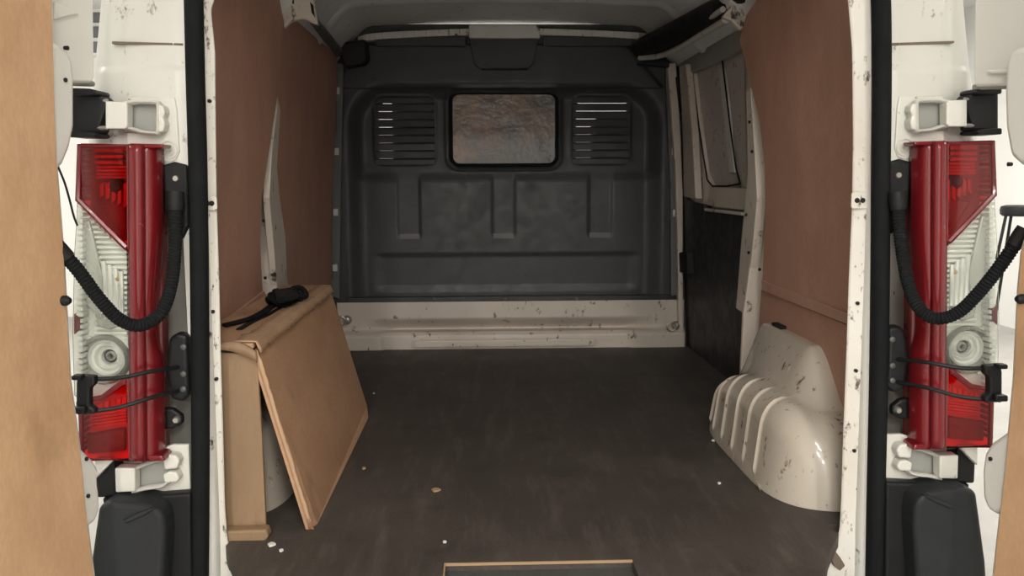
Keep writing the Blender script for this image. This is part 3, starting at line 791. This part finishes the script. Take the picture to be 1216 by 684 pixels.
# ================================================================== TAIL LAMPS
def lamp_pt(px, py, Y, s):
    p = at_y(px, py, Y)
    return Vector((p.x if s < 0 else 2 * XC - p.x, p.y, p.z))
def lpoly(pxs, Y, s): return [lamp_pt(p, q, Y, s) for p, q in pxs]
def tail_lamp(s, label):
    YF = -.075
    c = lamp_pt(143, 360, 0, s)
    t = empty('tail_lamp', (c.x, -.02, lamp_pt(143, 548, 0, s).z), label, 'tail lamp', 'tail lamps')
    def pr(name, pxs, Y, th, mat, par=t, bev=.002, seg=2): return obj(name, MB().prism(lpoly(pxs, Y, s), (0, th, 0)), mat, par, bevel=bev, seg=seg)
    # housing shell behind everything
    pr('housing', [(94, 175), (192, 175), (192, 300), (195, 543), (98, 543), (88, 400), (90, 240)], -.025, .04, 'red_dark', bev=.006)
    # red body band with two rounded flutes
    for (n0, n1, d) in ((152, 170, .0), (166, 194, .012)):
        def bf(u, v, n0=n0, n1=n1, d=d):
            py = 171 + (547 - 171) * v
            off = 0
            taper = 1 - .22 * ss(.25, .55, v) * (1 - ss(.6, .72, v)) if n1 > 180 else 1
            px = n0 + (n1 * (1 if n1 < 180 else 1) - n0) * u * taper + 3 * v
            Y = YF + d - .012 * math.sin(u * math.pi) ** .6 + (.045 * u * u if n1 > 180 else 0)
            return lamp_pt(px, py, Y, s)
        obj('red_band', MB().grid(14, 40, bf), 'red', t, True, thick=.003)
    pr('band_cap', [(152, 170), (194, 171), (193, 176), (152, 176)], YF, .05, 'red', bev=.004)
    pr('band_foot', [(154, 541), (192, 541), (196, 548), (154, 549)], YF + .004, .05, 'red', bev=.004)
    # red upper lens with its rim
    up = [(95, 173), (154, 173), (155, 299), (150, 294), (93, 237)]
    pr('upper_reflector', up, -.032, .006, 'red_dark')
    pr('upper_lens', up, YF, .003, 'red_clear', bev=.0008)
    rim = [(95, 173), (154, 173), (155, 299), (150, 294), (93, 237)]
    obj('red_rim', MB().tube(lpoly(rim, YF + .003, s), .0065, 8, True), 'red', t, True)
    bl = MB()
    for k in range(3): bl.prism(lpoly([(112, 177 + 7 * k), (146, 177 + 7 * k), (146, 181 + 7 * k), (112, 181 + 7 * k)], -.052, s), (0, .015, 0))
    for k in range(4): bl.prism(lpoly([(114, 197 + 4 * k), (150, 197 + 4 * k), (150, 200 + 4 * k), (114, 200 + 4 * k)], -.05, s), (0, .015, 0))
    obj('reflector_bars', bl, 'red_mid', t, bevel=.001)
    wd = MB()
    for k in range(5): wd.prism(lpoly([(118 + 7 * k, 218), (123 + 7 * k, 216), (123 + 7 * k, 232 + 3 * k), (118 + 7 * k, 236 + 3 * k)], -.045 - .002 * k, s), (0, .012, 0))
    obj('reflector_facets', wd, 'red_mid', t, bevel=.002)
    obj('brake_bulb', MB().lathe(lamp_pt(141, 221, -.036, s), (0, -1, 0), [(.016, 0), (.016, .008), (.010, .018), (.004, .022)], 16), 'hole', t, True)
    pr('dark_cell', [(119, 245), (148, 240), (150, 285), (146, 287)], -.042, .008, 'red_dark', bev=.003)
    # clear middle
    cl = [(92, 238), (150, 298), (153, 444), (146, 452), (122, 470), (100, 474), (88, 470), (86, 400), (88, 300)]
    pr('clear_reflector', cl, -.036, .006, 'silver')
    pr('clear_lens', cl, YF + .002, .003, 'clear', bev=.0008)
    rb = MB()
    for k in range(34):
        y = 256 + 6 * k
        x1 = 150 if y > 300 else 92 + (y - 240) * .95
        if x1 - 96 < 4: continue
        if 395 < y < 458:
            dy = (y - 426) / 33; wv = 30 * math.sqrt(max(0, 1 - dy * dy))
            segs = [(90, 127 - wv), (127 + wv, 152)]
        elif 285 < y < 395: segs = [(88, 101), (112, 151)]
        else: segs = [(90, x1)]
        for a, b_ in segs:
            if b_ - a > 2: rb.prism(lpoly([(a, y), (b_, y), (b_, y + 3.4), (a, y + 3.4)], -.046, s), (0, .012, 0))
    obj('clear_ribs', rb, 'silver', t, bevel=.0012).__setitem__('kind', 'stuff')
    pr('grey_facet', [(100, 262), (106, 262), (122, 330), (120, 380), (102, 362)], -.052, .010, 'grey_refl', bev=.003)
    for k in range(5):
        obj('reflector_column', MB().tube(lpoly([(116 + 7 * k, 306 + 4 * k), (119 + 6.4 * k, 340), (121 + 6 * k, 372)], -.046, s), .005, 8), 'chrome', t, True)
    obj('indicator_bulb', MB().lathe(lamp_pt(142, 328, -.038, s), (0, -1, 0), [(.013, 0), (.013, .004), (.010, .008), (.003, .009)], 18), 'grey_refl', t, True)
    obj('bulb_glow', MB().lathe(lamp_pt(139, 331, -.046, s), (0, -1, 0), [(.006, 0), (.005, .003), (.002, .005)], 14), 'amber', t, True)
    pr('lower_bowl', [(112, 372), (146, 376), (150, 384), (130, 392), (116, 388)], -.05, .012, 'grey_refl', bev=.003)
    cc = lamp_pt(126, 426, -.034, s)
    bowl = obj('reversing_bowl', MB().lathe(cc, (0, -1, 0), [(.050, 0), (.050, .014), (.045, .020), (.041, .012), (.041, .006)], 36), 'grey_refl', t, True)
    for r_, dx, m_ in ((.037, 3, 'chrome'), (.028, 6, 'chrome'), (.019, 8, 'chrome'), (.010, 9, 'grey_refl')):
        cc2 = lamp_pt(126 + dx * .9, 426 - dx * .5, -.042, s)
        obj('bowl_ring', MB().lathe(cc2, (0, -1, 0), [(r_, 0), (r_, .010), (r_ - .004, .014), (r_ - .006, .006)], 32), m_, bowl, True)
    # amber side strip, ribbed outer edge, red side marks
    eg = MB()
    for k in range(52):
        y = 176 + 7 * k
        if y > 540: break
        eg.prism(lpoly([(93 - (3 if 240 < y < 480 else 0), y), (98, y), (98, y + 4.5), (93 - (3 if 240 < y < 480 else 0), y + 4.5)], YF + .008, s), (0, .05, 0))
        if k == 8:
            o = obj('edge_ribs', eg, 'red', t, bevel=.0015); o['kind'] = 'stuff'; eg = MB()
        if k == 42:
            o = obj('edge_ribs', eg, 'silver', t, bevel=.0015); o['kind'] = 'stuff'; eg = MB()
    o = obj('edge_ribs', eg, 'red', t, bevel=.0015); o['kind'] = 'stuff'
    pr('side_marker', [(87, 372), (94, 378), (94, 392), (87, 398)], YF + .004, .02, 'red', bev=.003)
    # lower red
    lo = [(96, 476), (122, 472), (146, 454), (154, 447), (156, 546), (98, 546)]
    pr('lower_reflector', lo, -.032, .006, 'red_lit')
    pr('lower_lens', lo, YF, .003, 'red_clear', bev=.0008)
    obj('red_rim', MB().tube(lpoly(lo, YF + .003, s), .006, 8, True), 'red', t, True)
    lb_ = MB()
    for k in range(6): lb_.prism(lpoly([(110 + 7 * k, 482 - 2 * k), (115 + 7 * k, 480 - 2 * k), (115 + 7 * k, 488 - 2 * k), (110 + 7 * k, 490 - 2 * k)], -.05, s), (0, .012, 0))
    for k in range(5): lb_.prism(lpoly([(108, 492 + 3.6 * k), (150, 486 + 3.6 * k), (150, 488.5 + 3.6 * k), (108, 494.5 + 3.6 * k)], -.046, s), (0, .01, 0))
    obj('reflector_facets', lb_, 'red_lit', t, bevel=.001)
    pr('dark_cell', [(103, 516), (148, 508), (148, 536), (103, 540)], -.05, .014, 'red_dark', bev=.004)
    # mounting screw ears
    for py in (212, 498):
        pr('mounting_ear', [(188, py - 14), (205, py - 12), (216, py - 4), (216, py + 6), (205, py + 12), (188, py + 12)], -.012, .02, 'black', bev=.005)
        obj('mounting_screw', MB().lathe(lamp_pt(210, py, -.012, s), (0, -1, 0), [(.008, 0), (.008, .006), (.005, .010), (.002, .010)], 10), 'steel', t, True)
    return t
tail_lamp(-1, 'tall red and clear tail lamp on the left rear pillar')
tail_lamp(1, 'tall red and clear tail lamp on the right rear pillar')

# ================================================================== PILLAR HARDWARE (hinges, straps, conduits), doors
def P_(px, py, Y, s): return lamp_pt(px, py, Y, s)
def hinge(s, low):
    nm = 'left' if s < 0 else 'right'
    pos = 'lower' if low else 'upper'
    t = bpy.data.objects.new('hinge', None); COL.objects.link(t); t.location = P_(170, 557 if low else 140, -.02, s)
    t.parent = DOORS[s]
    def pr(name, pxs, Y, th, mat, par=t, bev=.002, seg=2): return obj(name, MB().prism(lpoly(pxs, Y, s), (0, th, 0)), mat, par, bevel=bev, seg=seg)
    if not low:
        pl_ = pr('mounting_plate', [(150, 116), (207, 115), (210, 130), (213, 180), (209, 190), (201, 193), (190, 190), (150, 176)], -.016, .012, 'hinge', bev=.004)
        for r_ in (.017, .011, .005):
            obj('pressed_ring', MB().tube([P_(200, 178, -.017, s) + Vector((r_ * math.cos(a), 0, r_ * math.sin(a))) for a in [2 * math.pi * k / 20 for k in range(20)]], .0014, 6, True), 'hinge', pl_, True)
        pr('pocket', [(146, 122), (188, 121), (188, 159), (146, 158)], -.018, .004, 'grey_metal', bev=.001)
        pr('knuckle', [(125, 120), (149, 121), (151, 124), (151, 150), (148, 153), (125, 153)], -.055, .03, 'hinge', bev=.005, seg=3)
        lp = lpoly([(149, 123), (158, 122), (166, 121), (186, 122), (189, 125), (189, 140), (188.5, 157), (185, 158.5), (170, 157), (158, 153.5), (149, 152.5)], -.034, s)
        obj('strap_loop', MB().tube(catmull(lp, 4), .0042, 8, flat=((0, 1, 0), 3.2)), 'hinge', t, True)
        pr('strap_end', [(187, 123), (194, 126), (196, 134), (193, 140), (196, 146), (194, 156), (187, 158)], -.044, .03, 'hinge', bev=.004)
        for y in (120, 152):
            obj('hinge_pin', MB().tube(lpoly([(103, y), (128, y)], -.045, s), .0045, 8), 'steel', t, True)
        pr('rubber_boot', [(84, 110), (118, 112), (128, 122), (118, 152), (118, 158), (84, 160)], -.05, .05, 'black', bev=.006)
        for (y0, y1) in ((104, 113), (155, 163)):
            pr('boot_lip', [(82, y0), (106, y0 + 1), (113, y0 + 3), (113, y1 - 1), (108, y1), (82, y1)], -.075, .07, 'black', bev=.006, seg=3)
    else:
        pl_ = pr('mounting_plate', [(190, 533), (205, 528), (224, 528), (226, 583), (165, 588), (165, 578)], -.016, .012, 'hinge', bev=.003)
        pr('pocket', [(158, 555), (198, 543), (202, 548), (202, 574), (158, 584)], -.020, .004, 'grey_metal', bev=.001)
        pr('knuckle', [(136, 556), (160, 556), (160, 584), (137, 585)], -.055, .03, 'hinge', bev=.003)
        lp = lpoly([(159, 557), (172, 551), (186, 546), (199, 543)], -.034, s)
        obj('strap_loop', MB().tube(catmull(lp, 4), .0042, 8, flat=((0, 1, 0), 3.2)), 'hinge', t, True)
        lp = lpoly([(159, 583), (175, 579), (194, 576), (202, 570)], -.034, s)
        obj('strap_loop', MB().tube(catmull(lp, 4), .0042, 8, flat=((0, 1, 0), 3.2)), 'hinge', t, True)
        for (a, b_) in ((540, 557), (560, 573)):
            pr('strap_end', [(193, a + 4), (200, a), (209, a + 1), (213, a + 8), (210, b_), (195, b_ + 1)], -.044, .03, 'hinge', bev=.004)
        pr('rubber_boot', [(112, 546), (136, 546), (138, 590), (114, 592)], -.04, .05, 'black', bev=.006)
        pr('knuckle_tongue', [(112, 545), (128, 544), (134, 547), (120, 562), (112, 570)], -.06, .02, 'hinge', bev=.003)

# corrugated wiring conduits between pillar and door
def conduit(pts, label):
    path = catmull([at_y(p, q, Y) for p, q, Y in pts], 16)
    # resample evenly
    L = [0]
    for i in range(1, len(path)): L.append(L[-1] + (path[i] - path[i - 1]).length)
    n = int(L[-1] / .0016); out = []; j = 0
    for k in range(n + 1):
        d = L[-1] * k / n
        while j < len(L) - 2 and L[j + 1] < d: j += 1
        f = (d - L[j]) / max(1e-9, L[j + 1] - L[j]); out.append(path[j].lerp(path[j + 1], f))
    rad = [.0122 + .0009 * math.sin(k * math.pi / 2 + .4) for k in range(len(out))]
    t = empty('wiring_conduit', out[0], label, 'conduit', 'corrugated wiring conduits')
    obj('corrugated_tube', MB().tube(out, rad, 12), 'rubber', t, True)
    d0 = (out[0] - out[6]).normalized()
    obj('end_boot', MB().tube([out[10], out[0], out[0] + d0 * .02], [.0145, .017, .017], 14), 'black', t, True)
    d1 = (out[-1] - out[-7]).normalized()
    obj('end_boot', MB().tube([out[-14], out[-1], out[-1] + d1 * .015], [.0145, .0155, .015], 14), 'black', t, True)
conduit([(208, 240, -.05), (208, 290, -.06), (204, 335, -.085), (192, 370, -.115), (168, 386, -.14), (143, 380, -.16), (118, 355, -.18), (92, 320, -.2), (70, 296, -.215)], 'black corrugated wiring conduit sagging across the left tail lamp')
conduit([(1066, 240, -.05), (1070, 290, -.06), (1078, 335, -.085), (1090, 364, -.115), (1110, 378, -.14), (1136, 372, -.16), (1160, 350, -.18), (1186, 318, -.2), (1212, 280, -.215)], 'black corrugated wiring conduit sagging across the right tail lamp')
# door check straps
for s in (-1, 1):
    t = empty('door_check_strap', P_(150, 460, -.1, s), 'black twin-rod door check strap across the %s tail lamp' % ('left' if s < 0 else 'right'), 'door strap', 'door check straps')
    obj('rod', MB().tube(catmull([P_(212, 436, -.03, s), P_(180, 441, -.10, s), P_(140, 449, -.13, s), P_(96, 450, -.16, s)], 6), .0042, 8), 'black', t, True)
    obj('rod', MB().tube(catmull([P_(212, 464, -.03, s), P_(180, 472, -.10, s), P_(140, 484, -.13, s), P_(92, 490, -.16, s)], 6), .0042, 8), 'black', t, True)
    obj('catch_block', MB().prism(lpoly([(92, 446), (112, 447), (112, 457), (106, 462), (106, 482), (112, 486), (112, 492), (94, 493), (90, 485), (90, 455)], -.165, s), (0, .02, 0)), 'black', t, bevel=.004)
    obj('catch_cap', MB().prism(lpoly([(84, 446), (96, 446), (96, 452), (84, 452)], -.18, s), (0, .02, 0)), 'black', t, bevel=.003)
    obj('catch_cap', MB().prism(lpoly([(84, 484), (100, 484), (100, 492), (84, 492)], -.18, s), (0, .02, 0)), 'black', t, bevel=.003)
    obj('pillar_gasket', MB().prism(lpoly([(200, 402), (210, 395), (222, 398), (224, 470), (216, 478), (202, 474), (197, 440)], -.032, s), (0, .03, 0)), 'black', t, bevel=.008, seg=3)
    for py in (412, 444, 462):
        obj('gasket_bolt', MB().lathe(P_(218, py, -.032, s), (0, -1, 0), [(.006, 0), (.006, .003), (.003, .005)], 10), 'recess', t, True)
# dark pocket and cable grommet beside each lamp
for s in (-1, 1):
    obj('grommet', MB().prism(lpoly([(192, 196), (206, 192), (222, 196), (224, 268), (216, 285), (206, 270), (196, 250)], -.020, s), (0, .018, 0)), 'black', PIL[s], bevel=.006, seg=3)

# ---- rear doors, swung open towards the viewer
def rear_door(s, nm):
    """door leaf stands in a vertical plane through the hinge, opened past 90 degrees"""
    hp = Vector((s * .835, -.16, 0)); dr = Vector((s * .16, -1, 0)).normalized(); nr = Vector((-dr.y * -s, dr.x * -s, 0))
    nr = Vector((-s * abs(dr.y), -abs(dr.x), 0)).normalized()       # faces the doorway
    def dp(px, py, off=0.0):
        sp2 = px if s < 0 else px
        d = ray(px, py); o = hp + nr * off
        return CAM + d * ((o - CAM).dot(nr) / d.dot(nr))
    base = [(0, -.42), (0, 1.4)]
    # outer skin slab
    def quad(y0, y1, z0, z1, off): return [hp + dr * y0 + nr * off + Vector((0, 0, z0)), hp + dr * y1 + nr * off + Vector((0, 0, z0)), hp + dr * y1 + nr * off + Vector((0, 0, z1)), hp + dr * y0 + nr * off + Vector((0, 0, z1))]
    back = quad(.07, .62, -.35, 1.35, -.075)
    door = tag(obj(nm, MB().prism(back, nr * .03), 'door_white', None, bevel=.006), kind='structure')
    if s < 0: pts = [(62, -60), (62, 0), (65, 120), (68, 200), (76, 300), (84, 450), (96, 540), (104, 620), (112, 684), (117, 730)]
    else: pts = [(1262, -60), (1260, 0), (1250, 120), (1240, 200), (1212, 300), (1208, 345), (1203, 450), (1193, 560), (1186, 620), (1179, 684), (1174, 730)]
    front = [dp(p, q, 0) for p, q in pts]
    # far (free) edge of the board
    far = [front[-1] + dr * .5, front[0] + dr * .5]
    far = [Vector((v.x, v.y, v.z)) for v in far]
    obj('plywood_lining', MB().prism(front + far, -nr * .012), 'ply', door, bevel=.002)
    # pale inner pressing just behind the lining's hinge edge
    k = 1 if s < 0 else -1
    inner = [dp(p + k * (2.5), q, -.014) for p, q in pts]
    obj('inner_pressing', MB().prism(inner + [inner[-1] + dr * .5, inner[0] + dr * .5], -nr * .045), 'door_white', door, bevel=.006, seg=3)
    def bulge(name, pxs, off, th, bev):
        return obj(name, MB().prism([dp(p, q, off) for p, q in pxs], -nr * th), 'door_white', door, smooth=True, bevel=bev, seg=4)
    if s < 0:
        b1 = bulge('hinge_bulge', [(58, 48), (68, 50), (82, 60), (88, 72), (90, 100), (90, 150), (85, 175), (77, 195), (70, 203), (58, 205)], -.006, .05, .012)
        bulge('hinge_bulge', [(88, 528), (97, 531), (112, 546), (118, 556), (117, 572), (119, 585), (120, 606), (114, 620), (106, 626), (95, 620)], -.006, .05, .010)
        holes = ((80, 57), (78, 95), (103, 545), (105, 589))
        slab = [(50, -50), (111, -50), (112, 30), (113, 92), (110, 99), (50, 97)]
        swell = [(62, 2), (72, 5), (92, 17), (78, 19), (62, 24)]
    else:
        b1 = bulge('hinge_bulge', [(1240, 52), (1206, 56), (1197, 62), (1193, 75), (1191, 110), (1192, 150), (1198, 185), (1210, 196), (1240, 200)], -.006, .05, .012)
        bulge('hinge_bulge', [(1212, 505), (1194, 513), (1176, 526), (1168, 538), (1165, 560), (1166, 590), (1172, 606), (1182, 611), (1195, 606)], -.006, .05, .010)
        holes = ((1176, 545), (1198, 195))
        slab = [(1260, -50), (1158, -50), (1156, 30), (1155, 95), (1157, 103), (1260, 100)]
        swell = [(1173, 84), (1195, 82), (1215, 82), (1215, 87), (1180, 88)]
    sl = bulge('edge_panel', slab, -.035, .03, .006)
    obj('panel_swell', MB().prism([dp(p, q, -.034) for p, q in swell], nr * .006), 'door_white', sl, bevel=.004, seg=3)
    bt = slab[3:5]
    obj('panel_gasket', MB().tube([dp(slab[4][0], slab[4][1] + .5, -.05), dp(slab[5][0], slab[5][1] + .5, -.05)], .0055, 8), 'grey_metal', sl, True)
    for (px, py) in holes:
        c = dp(px, py, -.004)
        obj('bolt_hole', MB().lathe(c, tuple(nr), [(.0035, -.006), (.004, 0), (.004, .0015), (.002, .002)], 10), 'hole', door)
    if s < 0:
        c = dp(76, 357, .002); obj('rubber_stop', MB().lathe(c, tuple(nr), [(.009, -.004), (.009, .006), (.005, .012)], 14), 'black', door, True)
    else:
        c = dp(1214, 355, .002); obj('rubber_stop', MB().lathe(c, tuple(nr), [(.009, -.004), (.009, .006), (.005, .012)], 14), 'black', door, True)
    return door
DOORS = {-1: rear_door(-1, 'door_1'), 1: rear_door(1, 'door_2')}
for s in (-1, 1):
    for low in (False, True): hinge(s, low)
# thin cable between left door and lamp
tag(obj('thin_cable', MB().tube(catmull([at_y(68, 196, -.12), at_y(76, 215, -.11), at_y(82, 235, -.10), at_y(88, 258, -.085), at_y(93, 270, -.06)], 6), .0022, 6), 'black', None, True), 'thin black cable hanging between the left door and tail lamp', 'cable')

# ---- black rear bumper, two raised corners joined below the sill
bm = empty('rear_bumper', (0, -.1, GZ0 + .25), 'black plastic rear bumper with raised corners below both tail lamps', 'bumper')
for s in (-1, 1):
    Y = -.10
    pts = lpoly([(116, 602), (130, 596), (160, 598), (184, 602), (194, 612), (196, 640), (192, 700), (190, 760), (100, 760), (104, 690)], Y, s)
    obj('bumper_corner', MB().prism(pts, (0, .10, 0)), 'bumper', bm, bevel=.018, seg=4)
    pts = lpoly([(120, 592), (170, 590), (226, 586), (228, 760), (186, 760), (190, 640), (180, 606), (125, 606)], -.045, s)
    obj('corner_filler', MB().prism(pts, (0, .05, 0)), 'black', bm, bevel=.006)
    pts = lpoly([(150, 622), (172, 612), (184, 604), (178, 604), (162, 610), (144, 619)], Y - .006, s)
    obj('pressed_crease', MB().prism(pts, (0, .02, 0)), 'bumper', bm, bevel=.004, seg=3)
obj('bumper_bar', MB().box((-.86, -.22, GZ0 + .25), (.86, -.075, -.13)), 'bumper', bm, bevel=.02, seg=3)

# ================================================================== LITTER ON THE FLOOR
def scrap(px, py, r, mat, name, label, cat, group=None):
    c = at_z(px, py, 0); mbx = MB(); n = 6; rr = random.Random(px)
    pts = [c + Vector((r * math.cos(6.28 * k / n) * rr.uniform(.6, 1.2), r * 1.3 * math.sin(6.28 * k / n) * rr.uniform(.6, 1.2), .001)) for k in range(n)]
    mbx.prism(pts, (0, 0, .004))
    tag(obj(name, mbx, mat), label, cat, 'paper scraps on the floor' if cat == 'scrap' else 'wood chips on the floor')
scrap(518, 583, .010, 'chip', 'wood_chip', 'tan wood chip lying on the middle of the dark floor', 'chip')
scrap(323, 648, .008, 'paper', 'paper_scrap', 'larger white paper scrap on the floor by the box foot', 'scrap')
scrap(334, 655, .004, 'paper', 'paper_scrap', 'tiny white scrap beside the larger paper scrap by the box', 'scrap')
scrap(432, 557, .006, 'chip', 'wood_chip', 'small tan chip on the floor near the leaning board', 'chip')
scrap(847, 524, .004, 'paper', 'paper_scrap', 'tiny white scrap at the front foot of the wheel arch', 'scrap')
scrap(854, 575, .004, 'paper', 'paper_scrap', 'tiny white scrap on open floor left of the wheel arch', 'scrap')
scrap(528, 645, .004, 'paper', 'paper_scrap', 'tiny white scrap just above the floor latch recess', 'scrap')
scrap(444, 468, .004, 'paper', 'paper_scrap', 'tiny pale scrap at the far corner of the leaning board', 'scrap')
